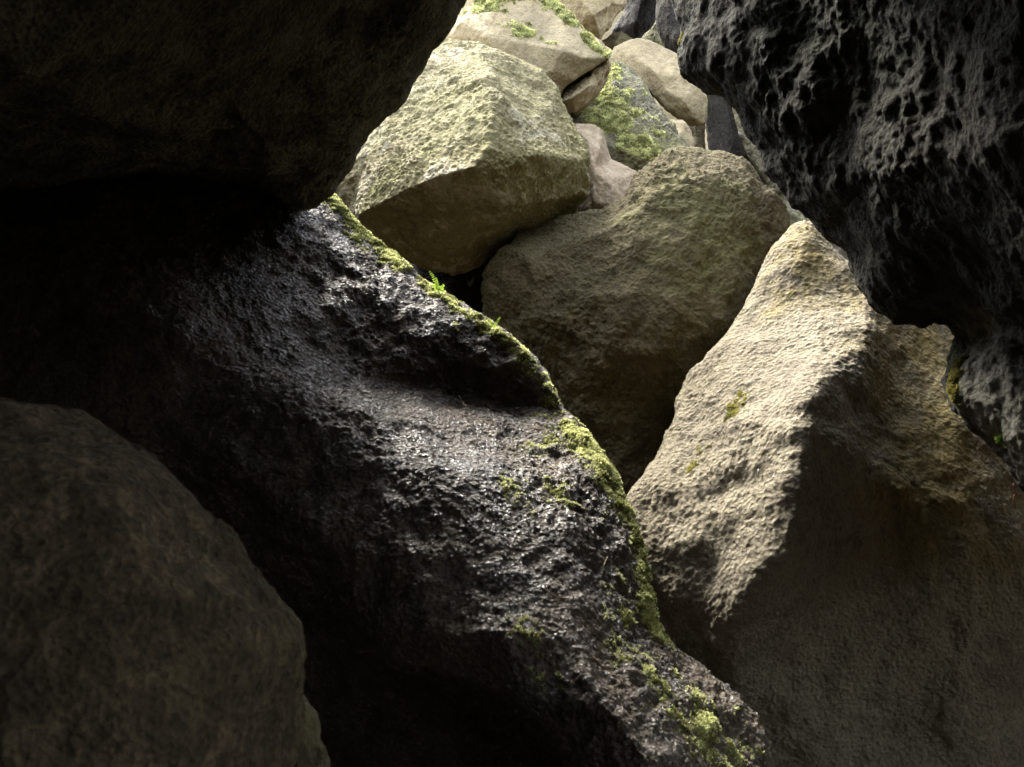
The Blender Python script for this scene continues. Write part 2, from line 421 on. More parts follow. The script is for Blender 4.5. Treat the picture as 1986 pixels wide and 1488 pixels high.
TUFF = [('p', 1.1, 0.03), ('p', 3.0, 0.03), ('r', 5.0, 0.018), ('p', 9, 0.022), ('h', 8, 0.005), ('p', 18, 0.014), ('b', 28, 0.010), ('w', 46, 0.012), ('p', 70, 0.010)]
TUFF_A = [('p', 1.1, 0.03), ('p', 3.0, 0.03), ('r', 6.0, 0.013), ('p', 11, 0.012), ('h', 16, 0.006), ('r', 26, 0.005), ('p', 36, 0.011), ('w', 50, 0.012)]
TUFF_B = [('p', 1.1, 0.03), ('p', 2.4, 0.035), ('b', 4.5, 0.012), ('p', 7, 0.016), ('t', 9, 0.010), ('h', 7, 0.006), ('p', 18, 0.007), ('b', 28, 0.005), ('w', 50, 0.008), ('p', 45, 0.006)]
FLAT = [('p', 1.2, 0.02), ('t', 2.6, 0.025), ('p', 6.0, 0.012), ('p', 16, 0.010), ('p', 34, 0.006)]
TUFF_S = [('p', 1.1, 0.04), ('p', 3.0, 0.02), ('p', 9, 0.008), ('p', 26, 0.005), ('w', 30, 0.004), ('p', 70, 0.002)]
FAR = [('p', 0.9, 0.06), ('t', 1.6, 0.06), ('p', 4.0, 0.025), ('r', 9, 0.015), ('p', 20, 0.012), ('p', 40, 0.006)]
SCALY = [('p', 1.0, 0.04), ('p', 3.2, 0.022), ('r', 6.5, 0.013), ('p', 12, 0.012), ('p', 22, 0.010), ('h', 24, 0.010), ('w', 48, 0.013), ('w', 80, 0.007)]
CRAG = [('p', 0.9, 0.07), ('r', 2.2, 0.035), ('t', 3.0, 0.03), ('r', 5.5, 0.012), ('p', 9, 0.014), ('t', 12, 0.012), ('p', 20, 0.009), ('p', 34, 0.007), ('w', 46, 0.007)]

# ------------------------------------------------------------------ the setting: ground, far wall, and unseen walls and roofs added to shape the light
def slab(x0, x1, y0, y1, z0, z1):
    V = np.array([(x, y, z) for x in (x0, x1) for y in (y0, y1) for z in (z0, z1)], float)
    q = [(0, 1, 3, 2), (4, 6, 7, 5), (0, 4, 5, 1), (2, 3, 7, 6), (0, 2, 6, 4), (1, 5, 7, 3)]
    T = np.array([t for a, b, c, d in q for t in ((a, b, c), (a, c, d))]); return V, T
CAVE = [('p', 0.5, 0.25), ('r', 1.2, 0.15), ('p', 4.0, 0.05), ('p', 9, 0.02)]
def struct(name, label, box, mat, disp, seed):
    V, T = slab(*box)
    return rock(name, label, None, V, T, mat, disp, round_=4, coarse=0.35, px=14, hi=0.4, lo=0.03, seed=seed, kind='structure')

gx, gy = np.meshgrid(np.linspace(-150, 150, 121), np.linspace(-140, 160, 121))
gx = np.sign(gx) * (np.abs(gx) / 150) ** 2.2 * 150; gy = 5 + np.sign(gy - 10) * (np.abs(gy - 10) / 150) ** 2.2 * 150
gv = np.stack([gx.ravel(), gy.ravel(), 0 * gx.ravel()], 1); gv[:, 2] = 0.12 * perlin(gv * 0.7) + 0.05 * perlin(gv * 2.3)
ii = (np.arange(120)[:, None] * 121 + np.arange(120)[None]).ravel()
ground = mesh_from('ground', gv, np.concatenate([np.stack([ii, ii + 1, ii + 122], 1), np.stack([ii, ii + 122, ii + 121], 1)]), M_GROUND, base=(0, 0, 0))
tag(ground, 'dark damp earth floor under the boulders', None, kind='structure')

struct('sky_block_wall', 'unseen dark rock wall behind the viewpoint, added to limit rear light', (-6, 3.2, -7.4, -5.3, -0.3, 3.4), M_CAVE, CAVE, 1)  # unseen walls, heights and gaps set to meter the fill light
struct('sky_block_wall', 'unseen dark rock wall left of the passage, added to block sky light', (-7.5, -4.2, -5, 16, -0.3, 7.0), M_CAVE, CAVE, 2)
struct('sky_block_wall', 'unseen dark rock wall right of the passage, added to block side light', (4.0, 7.5, 3.1, 17, -0.3, 8.5), M_CAVE, CAVE, 3)
struct('sky_block_wall', 'unseen dark rock wall beside the viewpoint, added to narrow the side light', (3.2, 6.5, -6.5, -1.6, -0.3, 3.0), M_CAVE, CAVE, 8)
struct('sky_block_wall', 'sunlit rock wall closing the far end of the passage', (-7, 7.0, 15.5, 18, -0.3, 13.5), M_BG, CAVE, 4)
struct('sky_block_roof', 'unseen rock roof above the viewpoint, added to block overhead light', (-7, 7.2, -3.3, 2.2, 3.3, 6.6), M_CAVE, CAVE, 5)  # unseen roofs, edges placed to block sky light and shade the boulders
struct('sky_block_roof', 'unseen rock roof behind the viewpoint, added to block rear light', (-7, -2.0, -7.4, -2.0, 3.4, 6.2), M_CAVE, CAVE, 6)
struct('sky_block_roof', 'unseen rock roof above the craggy overhang, added to shade it', (-1.2, 7.2, 2.0, 3.2, 4.05, 6.4), M_CAVE, CAVE, 7)

# ------------------------------------------------------------------ boulders, near to far (photo x, photo y, metres ahead)
V, T = solid([(-500, 700, 1.75), (-150, 745, 1.8), (0, 762, 1.85), (155, 793, 1.9), (215, 830, 1.9), (300, 885, 1.9), (345, 935, 1.9), (380, 985, 1.88), (440, 1045, 1.86),
              (490, 1110, 1.84), (535, 1165, 1.82), (573, 1215, 1.82), (576, 1260, 1.82), (566, 1330, 1.82), (560, 1420, 1.84), (560, 1600, 1.85), (530, 2300, 1.85), (0, 2700, 1.7), (-500, 2700, 1.6)],
             [(-200, 950, 1.55), (100, 900, 1.66), (250, 1000, 1.62), (400, 1150, 1.62), (480, 1300, 1.64), (150, 1200, 1.48), (0, 1350, 1.40), (300, 1400, 1.50), (470, 1500, 1.66), (0, 1900, 1.4), (350, 1900, 1.6)], 0.8)
rock('boulder', 'brown rough boulder filling the lower left foreground', 'boulder', V, T, M_F,
     [('p', 2.0, 0.04), ('p', 5, 0.02), ('p', 12, 0.010), ('r', 22, 0.006), ('w', 50, 0.005), ('p', 90, 0.002)], round_=2, px=3.6, lo=0.003, seed=11, warp=0.05)

V, T = solid([(450, 1280, 2.25), (545, 1310, 2.2), (588, 1340, 2.15), (612, 1378, 2.15), (624, 1425, 2.15), (650, 1488, 2.15), (668, 1600, 2.15), (660, 2300, 2.15), (450, 2400, 2.1), (380, 1700, 2.1)],
             [(560, 1400, 2.08), (590, 1500, 2.06), (560, 1900, 2.0)], 0.3)
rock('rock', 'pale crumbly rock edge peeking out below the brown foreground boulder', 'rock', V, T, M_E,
     [('p', 3, 0.02), ('p', 9, 0.012), ('w', 20, 0.014), ('w', 45, 0.008)], round_=1, px=3.4, seed=12)

# left roof boulder
V, T = solid([(-700, -500, 2.0), (300, -600, 3.0), (1000, -420, 4.2), (960, -130, 4.25), (915, -60, 4.25), (880, 0, 4.25), (852, 60, 4.25), (800, 130, 4.3), (762, 205, 4.3), (728, 255, 4.35), (702, 300, 4.4),
              (668, 348, 4.5), (640, 380, 4.6), (608, 404, 4.65), (575, 402, 4.6), (540, 380, 4.55), (490, 358, 4.55), (380, 338, 4.6), (250, 336, 4.5), (100, 350, 4.4), (-300, 390, 4.2), (-700, 400, 3.8)],
             [(820, 0, 4.0), (740, 120, 4.0), (660, 260, 4.15), (600, 330, 4.3), (520, 300, 4.0), (450, 200, 3.6), (600, 100, 3.75), (500, -50, 3.2), (300, 100, 3.1), (200, 230, 3.3), (350, 270, 3.75), (0, 100, 2.6), (-200, -100, 2.0), (150, -100, 2.5), (700, -150, 3.6)], 1.7, center=(-100, -50))
rock('boulder', 'dark rough boulder jammed overhead at the upper left', 'boulder', V, T, M_L,
     [('p', 0.9, 0.06), ('p', 3, 0.035), ('r', 5, 0.02), ('p', 10, 0.014), ('w', 18, 0.012), ('r', 30, 0.006), ('w', 45, 0.006)], round_=2, px=3.2, seed=13, warp=0.05)

# big wet boulder
W_OUT = [(-700, 350, 3.9), (-200, 290, 4.3), (150, 280, 4.7), (420, 300, 5.1), (560, 345, 5.25), (625, 368, 5.3), (648, 374, 5.3), (662, 392, 5.25), (690, 428, 5.2), (750, 478, 5.15), (822, 535, 5.05), (870, 573, 4.98), (930, 606, 4.92),
         (985, 645, 4.85), (1030, 685, 4.8), (1062, 722, 4.75), (1085, 768, 4.7), (1098, 792, 4.62), (1140, 820, 4.5), (1180, 868, 4.38), (1205, 918, 4.3), (1218, 975, 4.22), (1238, 1035, 4.12), (1246, 1090, 4.05),
         (1258, 1140, 3.98), (1262, 1180, 3.92), (1282, 1236, 3.85), (1312, 1268, 3.8), (1370, 1308, 3.72), (1425, 1350, 3.65), (1475, 1403, 3.58), (1503, 1450, 3.52), (1525, 1520, 3.45), (1560, 1750, 3.35),
         (1530, 2300, 3.3), (1200, 2400, 3.6), (1120, 2100, 4.1), (1000, 1950, 4.5), (860, 1850, 4.7), (620, 1750, 4.7), (400, 1550, 4.6), (100, 1400, 4.3), (-300, 1400, 3.8), (-700, 1400, 3.5)]
W_IN = [(612, 400, 5.15), (640, 470, 4.95), (740, 560, 4.78), (850, 640, 4.72), (950, 690, 4.76), (1040, 740, 4.74),
        (690, 722, 4.46), (800, 742, 4.60), (900, 764, 4.74), (1000, 782, 4.77), (1075, 792, 4.71),
        (700, 762, 4.25), (800, 786, 4.30), (900, 808, 4.40), (1000, 822, 4.46), (1090, 836, 4.44),
        (500, 450, 4.75), (400, 500, 4.45), (300, 600, 4.1), (150, 500, 4.1), (560, 620, 4.45), (450, 720, 4.1), (600, 800, 4.05), (350, 850, 3.95), (520, 950, 3.85),
        (720, 900, 3.95), (850, 920, 3.88), (980, 930, 3.95), (1120, 930, 4.1), (660, 1060, 3.75), (800, 1080, 3.66), (950, 1080, 3.62), (1080, 1080, 3.68), (1190, 1090, 3.88),
        (700, 1200, 3.66), (760, 1290, 3.62), (840, 1240, 3.48), (900, 1325, 3.50), (980, 1220, 3.38), (1000, 1350, 3.32), (1060, 1425, 3.30), (1120, 1240, 3.38), (1200, 1240, 3.55), (1180, 1370, 3.20), (1120, 1490, 3.22), (1280, 1340, 3.38), (1250, 1470, 3.10), (1360, 1400, 3.35), (1400, 1490, 3.25),
        (1300, 1700, 3.05), (1180, 1650, 3.2), (1350, 2100, 3.0),
        (600, 1150, 3.95), (700, 1330, 4.05), (860, 1390, 4.05), (1000, 1450, 3.95), (500, 1150, 4.15)]
V, T = solid(W_OUT, W_IN, 1.6, center=(700, 950), ridges=[(6, 7, 8, 9, 10), (34, 35, 37, 39, 40, 44)])
CREST = [(648, 378, 5.28), (690, 430, 5.18), (750, 480, 5.12), (822, 538, 5.02), (870, 578, 4.95), (930, 612, 4.88), (985, 652, 4.82), (1030, 695, 4.77), (1062, 735, 4.72)]
W_ROCK = rock('boulder', 'huge wet black boulder with mossy crest slanting across the middle', 'boulder', V, T, M_W, SCALY, round_=2, px=2.35, seed=14, warp=0.06, zone=lambda x, y: (y > 330 - x * 0.03) & (y < 880 + x * 1.05) & (y < 1220 + np.clip(x - 640, 0, 9e9) * 0.75),
     moss=[(CREST, 0.13, 0.6), ([(1110, 815, 4.5), (1150, 860, 4.38), (1185, 920, 4.3), (1205, 980, 4.2)], 0.24, 0.5), ([(1110, 850, 4.3), (1150, 930, 4.1), (1180, 1000, 4.0)], 0.34, 0.22), ([(1330, 1350, 3.4), (1400, 1420, 3.3)], 0.3, 0.3), ([(1225, 1030, 4.1), (1240, 1100, 4.02)], 0.07, 0.6),
           ([(1230, 1120, 3.95), (1250, 1180, 3.88), (1275, 1235, 3.82)], 0.07, 0.9), ([(1190, 1130, 3.8), (1215, 1190, 3.7)], 0.07, 0.35), ([(1020, 1230, 3.36), (1060, 1310, 3.3)], 0.07, 0.5), ([(1040, 1370, 3.3), (1060, 1400, 3.28)], 0.05, 0.5),
           ([(1330, 1330, 3.5), (1370, 1390, 3.38), (1450, 1430, 3.45)], 0.19, 0.42)], moss_mat=M_MOSS, moss_len=0.010, moss_n=28000, moss_label='bright green moss along the crest and right flank')

# right roof boulder
C_OUT = [(1180, -500, 4.9), (1270, -150, 4.8), (1315, -20, 4.75), (1326, 50, 4.7), (1324, 100, 4.65), (1343, 135, 4.6), (1378, 165, 4.6), (1412, 173, 4.6), (1440, 205, 4.55), (1460, 250, 4.5), (1488, 285, 4.45), (1490, 330, 4.4), (1530, 380, 4.35), (1575, 420, 4.3),
         (1605, 450, 4.25), (1640, 490, 4.2), (1650, 540, 4.1), (1657, 562, 4.08), (1690, 590, 4.0), (1740, 620, 3.95), (1790, 634, 3.9), (1815, 620, 3.85), (1850, 632, 3.82), (1868, 660, 3.8), (1852, 700, 3.75), (1842, 760, 3.7), (1852, 810, 3.65), (1890, 850, 3.6),
         (1930, 890, 3.55), (1960, 932, 3.5), (1990, 965, 3.45), (2100, 1060, 3.3), (2600, 1150, 2.9), (2800, 300, 2.2), (2700, -500, 2.0), (1900, -600, 3.0)]
C_IN = [(1400, 50, 4.35), (1420, 120, 4.3), (1500, 200, 4.15), (1560, 290, 4.05), (1600, 380, 4.0), (1690, 500, 3.85), (1760, 560, 3.75), (1850, 560, 3.55), (1920, 640, 3.5), (1900, 720, 3.55), (1900, 790, 3.5), (1960, 850, 3.4), (2050, 900, 3.2),
        (1560, 60, 3.9), (1700, 150, 3.5), (1700, 330, 3.55), (1800, 430, 3.4), (1900, 300, 3.0), (2000, 500, 3.0), (1850, 50, 3.0), (2100, 150, 2.5), (2300, 600, 2.7), (1500, -200, 4.0), (1900, -250, 2.8)]
V, T = solid(C_OUT, C_IN, 1.5, center=(2000, 100))
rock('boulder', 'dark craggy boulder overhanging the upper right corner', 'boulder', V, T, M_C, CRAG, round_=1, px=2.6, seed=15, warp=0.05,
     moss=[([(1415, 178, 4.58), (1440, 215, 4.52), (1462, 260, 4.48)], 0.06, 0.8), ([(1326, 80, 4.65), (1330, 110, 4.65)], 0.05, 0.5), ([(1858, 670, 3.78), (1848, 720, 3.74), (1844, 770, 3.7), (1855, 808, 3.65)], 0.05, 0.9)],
     algae=[([(1870, 680, 3.7), (1880, 760, 3.55), (1920, 840, 3.5), (1975, 920, 3.4)], 0.22, 0.8)], moss_mat=M_MOSSD, moss_len=0.012, moss_n=3000, moss_label='dry yellowish moss on the ragged edge')  # pale lichen on the lower tip, lightened in place of bounce light

# right pale boulder
B_OUT = [(1538, 428, 6.3), (1555, 424, 6.3), (1578, 428, 6.25), (1600, 452, 6.2), (1640, 500, 6.1), (1720, 540, 6.1), (1850, 560, 6.2), (2050, 640, 6.2), (2250, 900, 6.0), (2350, 1500, 5.7), (2350, 2050, 5.5), (1500, 2100, 5.4), (1330, 1700, 5.4), (1290, 1450, 5.3), (1200, 1250, 5.3), (1190, 1080, 5.3),
         (1221, 975, 5.35), (1242, 928, 5.4), (1272, 880, 5.55), (1298, 830, 5.65), (1310, 770, 5.75), (1340, 720, 5.85), (1390, 655, 5.95), (1430, 603, 6.05), (1441, 570, 6.1), (1470, 530, 6.15), (1498, 470, 6.25)]
B_IN = [(1690, 610, 5.60), (1668, 690, 5.32), (1605, 735, 5.10), (1562, 775, 4.93), (1556, 850, 4.80), (1520, 880, 4.90), (1548, 935, 4.72), (1535, 1000, 4.68), (1508, 1085, 4.64), (1458, 1165, 4.68), (1425, 1210, 4.76), (1420, 1330, 4.92),
        (1555, 500, 6.0), (1560, 560, 5.84), (1640, 560, 5.88), (1600, 620, 5.62), (1560, 690, 5.42),
        (1480, 650, 5.75), (1400, 740, 5.55), (1440, 800, 5.24), (1380, 850, 5.35), (1460, 870, 5.06), (1475, 940, 4.98), (1340, 940, 5.18), (1420, 1020, 4.90), (1300, 1080, 5.06), (1350, 1180, 4.95), (1290, 1200, 5.12), (1340, 1300, 5.1),
        (1655, 820, 5.12), (1665, 930, 5.04), (1650, 1030, 5.0), (1620, 1130, 4.98), (1560, 1250, 5.0), (1500, 1400, 5.05), (1740, 650, 5.72), (1720, 800, 5.32), (1800, 680, 5.75), (1850, 800, 5.4), (1800, 950, 5.1), (1950, 900, 5.3), (1720, 1080, 5.08), (1850, 1120, 5.0), (2000, 1150, 5.1), (1700, 1300, 5.0), (1900, 1350, 5.0), (1650, 1600, 5.1), (2000, 1700, 5.1)]
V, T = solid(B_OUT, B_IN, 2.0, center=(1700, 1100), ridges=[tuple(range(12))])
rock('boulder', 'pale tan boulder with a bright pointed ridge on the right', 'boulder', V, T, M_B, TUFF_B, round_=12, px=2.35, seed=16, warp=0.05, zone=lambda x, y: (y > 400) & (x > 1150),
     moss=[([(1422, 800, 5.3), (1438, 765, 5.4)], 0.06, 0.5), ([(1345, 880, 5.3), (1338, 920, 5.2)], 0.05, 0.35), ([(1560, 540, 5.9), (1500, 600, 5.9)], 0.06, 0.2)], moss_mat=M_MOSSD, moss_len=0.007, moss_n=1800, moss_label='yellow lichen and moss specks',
     algae=[([(1555, 460, 6.2), (1570, 540, 5.9)], 0.35, 0.35), ([(1800, 660, 5.7), (1840, 800, 5.4), (1850, 950, 5.1)], 0.6, 0.6)])  # first patch is algae; second paints the light glowing on the right flank

# hanging centre boulder
A_OUT = [(640, 372, 7.75), (600, 340, 8.0), (640, 240, 8.2), (720, 140, 8.3), (790, 92, 8.4), (850, 79, 8.35), (905, 79, 8.25), (932, 82, 8.2), (957, 95, 8.1), (1020, 117, 8.2), (1055, 131, 8.25), (1087, 167, 8.2), (1097, 205, 8.1), (1113, 240, 8.0), (1129, 275, 7.85), (1139, 305, 7.7), (1143, 380, 7.7),
         (1112, 412, 7.95), (1060, 444, 7.7), (1000, 459, 7.65), (970, 482, 7.65), (930, 518, 7.6), (880, 533, 7.58), (822, 528, 7.58), (770, 494, 7.55), (720, 457, 7.55), (670, 412, 7.75)]
A_IN = [(945, 128, 7.72), (952, 180, 7.32), (955, 230, 7.05), (945, 280, 6.86), (915, 322, 6.76), (860, 338, 6.84), (800, 360, 6.96), (740, 392, 7.14), (690, 418, 7.35),
        (850, 130, 8.0), (820, 220, 7.6), (760, 280, 7.5), (870, 250, 7.3), (700, 330, 7.6), (720, 230, 7.85),
        (1010, 170, 7.8), (1050, 240, 7.55), (1010, 300, 7.0), (1075, 305, 7.25), (1120, 312, 7.5),
        (820, 420, 7.16), (900, 400, 7.0), (900, 470, 7.26), (980, 400, 7.08), (1060, 390, 7.35), (820, 490, 7.36), (960, 450, 7.32)]
V, T = solid(A_OUT, A_IN, 1.6, ridges=[(0, 1, 2, 3, 4, 5, 6, 7, 8)])
A_ROCK = rock('boulder', 'angular greenish boulder wedged in the centre gap', 'boulder', V, T, M_A, TUFF_A, round_=1, px=2.0, algae=[([(770, 352, 7.2), (740, 375, 7.25)], 0.16, 0.8), ([(800, 230, 7.6), (900, 150, 7.7), (880, 270, 7.2)], 0.6, 0.35), ([(1090, 330, 7.2)], 0.3, 0.4)], seed=17, warp=0.05)

# middle boulder behind the wet one
E_OUT = [(932, 560, 7.3), (934, 530, 7.3), (945, 505, 7.3), (970, 470, 7.35), (1000, 445, 7.5), (1060, 425, 7.6), (1110, 412, 7.6), (1150, 410, 7.55), (1190, 402, 7.5), (1213, 382, 7.5), (1232, 342, 7.5), (1270, 320, 7.5), (1312, 294, 7.55), (1350, 290, 7.55), (1410, 296, 7.55), (1450, 309, 7.5), (1472, 338, 7.5), (1490, 370, 7.45),
         (1512, 388, 7.4), (1528, 415, 7.4), (1545, 500, 7.4), (1560, 700, 7.4), (1500, 900, 7.3), (1450, 1200, 7.2), (1400, 1850, 7.2), (1000, 1850, 7.0), (980, 1200, 7.2), (940, 800, 7.3)]
E_IN = [(1020, 500, 7.1), (1120, 450, 7.2), (1180, 440, 7.1), (1240, 400, 7.1), (1300, 360, 7.15), (1380, 350, 7.15), (1450, 380, 7.15), (1340, 450, 6.95), (1450, 480, 7.0), (1200, 560, 6.8), (1320, 580, 6.75), (1400, 620, 6.8), (1060, 620, 6.95), (1180, 690, 6.75), (1300, 690, 6.7), (1120, 760, 6.95), (1250, 780, 6.95), (1200, 900, 6.95), (1300, 1100, 6.9), (1200, 1500, 6.7)]
V, T = solid(E_OUT, E_IN, 1.5, center=(1250, 900))
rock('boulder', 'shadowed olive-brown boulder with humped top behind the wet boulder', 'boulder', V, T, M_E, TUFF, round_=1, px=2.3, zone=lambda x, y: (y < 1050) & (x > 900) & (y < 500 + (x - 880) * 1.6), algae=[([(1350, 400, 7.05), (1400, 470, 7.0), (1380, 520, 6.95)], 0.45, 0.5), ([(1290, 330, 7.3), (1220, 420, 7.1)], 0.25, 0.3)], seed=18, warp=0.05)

# upper mossy boulder and the block under its crack
V, T = solid([(800, 120, 9.0), (845, 72, 9.0), (868, 45, 9.0), (885, 10, 9.1), (895, -60, 9.2), (960, -120, 9.3), (1040, -80, 9.3), (1072, -5, 9.2), (1092, 22, 9.1), (1112, 42, 9.05), (1140, 66, 9.0), (1165, 78, 9.0), (1186, 98, 8.95), (1184, 112, 8.9), (1150, 135, 8.85), (1118, 155, 8.8), (1094, 172, 8.8), (1060, 230, 8.9), (900, 230, 9.0)],
             [(905, 40, 8.75), (960, 20, 8.8), (1030, 30, 8.85), (940, 70, 8.6), (1030, 85, 8.6), (1090, 100, 8.6), (1130, 112, 8.7), (1070, 140, 8.6), (980, 150, 8.6)], 1.6)
rock('boulder', 'bright tan boulder with moss-topped crown above the centre boulder', 'boulder', V, T, M_BG, FLAT, round_=1, px=2.0, seed=19, warp=0.05,
     moss=[([(930, 0, 8.9), (1040, -5, 9.0), (1075, 5, 9.1)], 0.16, 0.6), ([(1085, 25, 9.05), (1110, 48, 9.0)], 0.09, 0.9), ([(1140, 78, 8.92), (1165, 90, 8.88), (1180, 102, 8.88)], 0.11, 1.1), ([(1000, 45, 8.75), (1050, 75, 8.68)], 0.12, 0.3)], moss_mat=M_MOSS, moss_len=0.020, moss_n=10000, moss_label='bright cushion moss on the crown and right shoulder')
V, T = solid([(1050, 205, 8.95), (1090, 168, 8.95), (1118, 152, 8.95), (1150, 132, 8.98), (1183, 112, 9.0), (1178, 135, 8.95), (1166, 165, 8.95), (1150, 196, 8.95), (1118, 226, 8.95), (1108, 222, 8.95), (1080, 260, 9.0)],
             [(1110, 190, 8.7), (1145, 165, 8.72)], 0.9)
rock('rock', 'tan wedge block under the crack of the moss-topped boulder', 'rock', V, T, M_BG, FAR, round_=1, px=2.0, seed=20)

# mossy slanting slab
V, T = solid([(1183, 122, 10.4), (1210, 122, 10.4), (1236, 155, 10.2), (1270, 200, 10.0), (1298, 232, 9.85), (1318, 265, 9.7), (1345, 300, 9.5), (1360, 420, 9.4), (1200, 440, 9.3), (1150, 330, 9.3), (1108, 245, 9.4), (1116, 226, 9.7), (1150, 196, 9.95), (1168, 160, 10.2)],
             [(1195, 150, 10.1), (1190, 190, 9.75), (1220, 200, 9.7), (1170, 225, 9.5), (1215, 250, 9.3), (1260, 250, 9.45), (1290, 280, 9.4), (1200, 290, 9.1), (1250, 310, 9.1)], 1.4)
rock('rock_slab', 'slanting grey slab covered in bright yellow-green moss', 'slab', V, T, M_J, TUFF, round_=1, px=2.0, seed=21,
     moss=[([(1125, 230, 9.6), (1165, 225, 9.5), (1205, 250, 9.3), (1240, 290, 9.2), (1255, 315, 9.1)], 0.27, 0.95), ([(1190, 132, 10.3), (1175, 165, 10.1), (1160, 195, 9.85)], 0.15, 1.0), ([(1225, 165, 10.0), (1200, 205, 9.7), (1270, 260, 9.5)], 0.2, 0.4)], moss_mat=M_MOSS, moss_len=0.018, moss_n=15000, moss_label='thick bright moss cushions')
V, T = solid([(1100, 236, 8.6), (1125, 237, 8.6), (1155, 240, 8.6), (1172, 254, 8.6), (1178, 285, 8.55), (1185, 310, 8.55), (1215, 322, 8.6), (1240, 335, 8.6), (1240, 380, 8.5), (1220, 450, 8.5), (1100, 450, 8.5), (1090, 330, 8.6)],
             [(1140, 270, 8.4), (1165, 290, 8.35), (1150, 330, 8.25), (1180, 350, 8.25), (1205, 345, 8.4), (1150, 390, 8.25), (1200, 400, 8.3)], 0.8)
rock('rock', 'pale pinkish tan rock in the notch below the mossy slab', 'rock', V, T, M_K, FLAT, round_=1, px=2.0, seed=22)
V, T = solid([(1296, 230, 10.2), (1330, 236, 10.1), (1338, 255, 10.1), (1346, 290, 10.0), (1350, 340, 10.0), (1290, 340, 10.0), (1280, 260, 10.1)], [(1318, 262, 9.9), (1315, 300, 9.85)], 0.5)
rock('rock', 'small tan rock between the mossy slab and the large tan slab', 'rock', V, T, M_BG, FLAT, round_=1, px=2.0, seed=23)
# tan slab
V, T = solid([(1180, 112, 10.9), (1190, 90, 10.9), (1212, 82, 10.9), (1235, 75, 10.9), (1262, 80, 10.9), (1285, 90, 10.85), (1310, 103, 10.8), (1332, 116, 10.8), (1352, 130, 10.75), (1366, 152, 10.7), (1371, 185, 10.65), (1369, 243, 10.6), (1352, 245, 10.6), (1332, 240, 10.6), (1300, 215, 10.6), (1250, 170, 10.7), (1205, 140, 10.8)],
             [(1235, 110, 10.7), (1270, 140, 10.55), (1310, 150, 10.5), (1330, 200, 10.4), (1345, 230, 10.45), (1290, 175, 10.5)], 0.9)
rock('rock_slab', 'large smooth tan slab leaning behind the mossy slab', 'slab', V, T, M_BG, FLAT, round_=1, px=2.0, seed=24)
V, T = solid([(1330, 236, 11.6), (1350, 240, 11.5), (1368, 240, 11.5), (1374, 300, 11.5), (1372, 380, 11.5), (1330, 380, 11.5)], [(1350, 290, 11.3)], 0.7)
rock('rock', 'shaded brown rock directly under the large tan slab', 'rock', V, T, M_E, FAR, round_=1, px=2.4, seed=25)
# top centre boulder
V, T = solid([(1060, -160, 11.5), (1230, -160, 11.6), (1232, -60, 11.5), (1222, 12, 11.4), (1200, 40, 11.4), (1182, 62, 11.4), (1168, 76, 11.4), (1140, 90, 11.4), (1090, 60, 11.4), (1050, 0, 11.4)],
             [(1110, -20, 11.0), (1150, 30, 10.95), (1190, 10, 11.05), (1165, 60, 11.15), (1150, -80, 11.0)], 1.4)
rock('boulder', 'tan boulder with dark algae stain at the top centre edge', 'boulder', V, T, M_BG, FAR, round_=1, px=2.0, seed=26)
V, T = solid([(1150, 95, 11.9), (1178, 76, 11.9), (1190, 60, 11.9), (1205, 60, 11.9), (1220, 68, 11.9), (1228, 78, 11.9), (1225, 110, 11.9), (1170, 120, 11.9)], [(1200, 72, 11.75), (1190, 88, 11.7)], 0.5)
rock('rock', 'small brown rock pinched beneath the top centre boulder', 'rock', V, T, M_E, FAR, round_=1, px=2.0, seed=27)
# dark blocks at the top
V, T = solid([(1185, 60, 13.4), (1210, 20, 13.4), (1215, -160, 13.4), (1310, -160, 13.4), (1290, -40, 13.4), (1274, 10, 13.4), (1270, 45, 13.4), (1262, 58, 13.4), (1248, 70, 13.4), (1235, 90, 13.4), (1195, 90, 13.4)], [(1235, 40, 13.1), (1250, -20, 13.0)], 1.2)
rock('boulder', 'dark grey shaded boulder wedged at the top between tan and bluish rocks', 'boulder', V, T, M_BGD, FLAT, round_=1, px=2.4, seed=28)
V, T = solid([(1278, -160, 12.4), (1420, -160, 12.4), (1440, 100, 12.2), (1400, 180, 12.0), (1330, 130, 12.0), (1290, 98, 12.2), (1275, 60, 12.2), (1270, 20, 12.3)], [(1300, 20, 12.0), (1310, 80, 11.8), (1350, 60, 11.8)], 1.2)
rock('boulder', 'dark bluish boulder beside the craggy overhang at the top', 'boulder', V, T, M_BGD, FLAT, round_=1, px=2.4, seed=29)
V, T = solid([(1360, 130, 12.0), (1400, 100, 11.9), (1480, 120, 11.9), (1500, 300, 12.3), (1500, 450, 12.6), (1372, 450, 12.8), (1374, 300, 12.6)], [(1410, 200, 11.9), (1430, 300, 12.1), (1400, 330, 12.2)], 1.2)
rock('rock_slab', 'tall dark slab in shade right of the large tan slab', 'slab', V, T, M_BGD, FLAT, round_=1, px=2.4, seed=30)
V, T = solid([(1415, 150, 10.4), (1440, 150, 10.4), (1500, 240, 10.2), (1560, 340, 10.0), (1620, 440, 9.9), (1600, 560, 9.9), (1535, 480, 9.9), (1505, 388, 10.0), (1478, 330, 10.1), (1450, 270, 10.2), (1425, 205, 10.3)], [(1470, 260, 10.1), (1520, 350, 9.8), (1560, 430, 9.7)], 1.0)
rock('rock_slab', 'thin grey slab slanting behind the humped boulder beside the craggy overhang', 'slab', V, T, M_J, FAR, round_=1, px=2.4, seed=31)
V, T = solid([(1215, 110, 14.4), (1240, 74, 14.4), (1260, 56, 14.4), (1272, 40, 14.4), (1300, 50, 14.4), (1310, 120, 14.4)], [(1270, 75, 14.2)], 0.7)
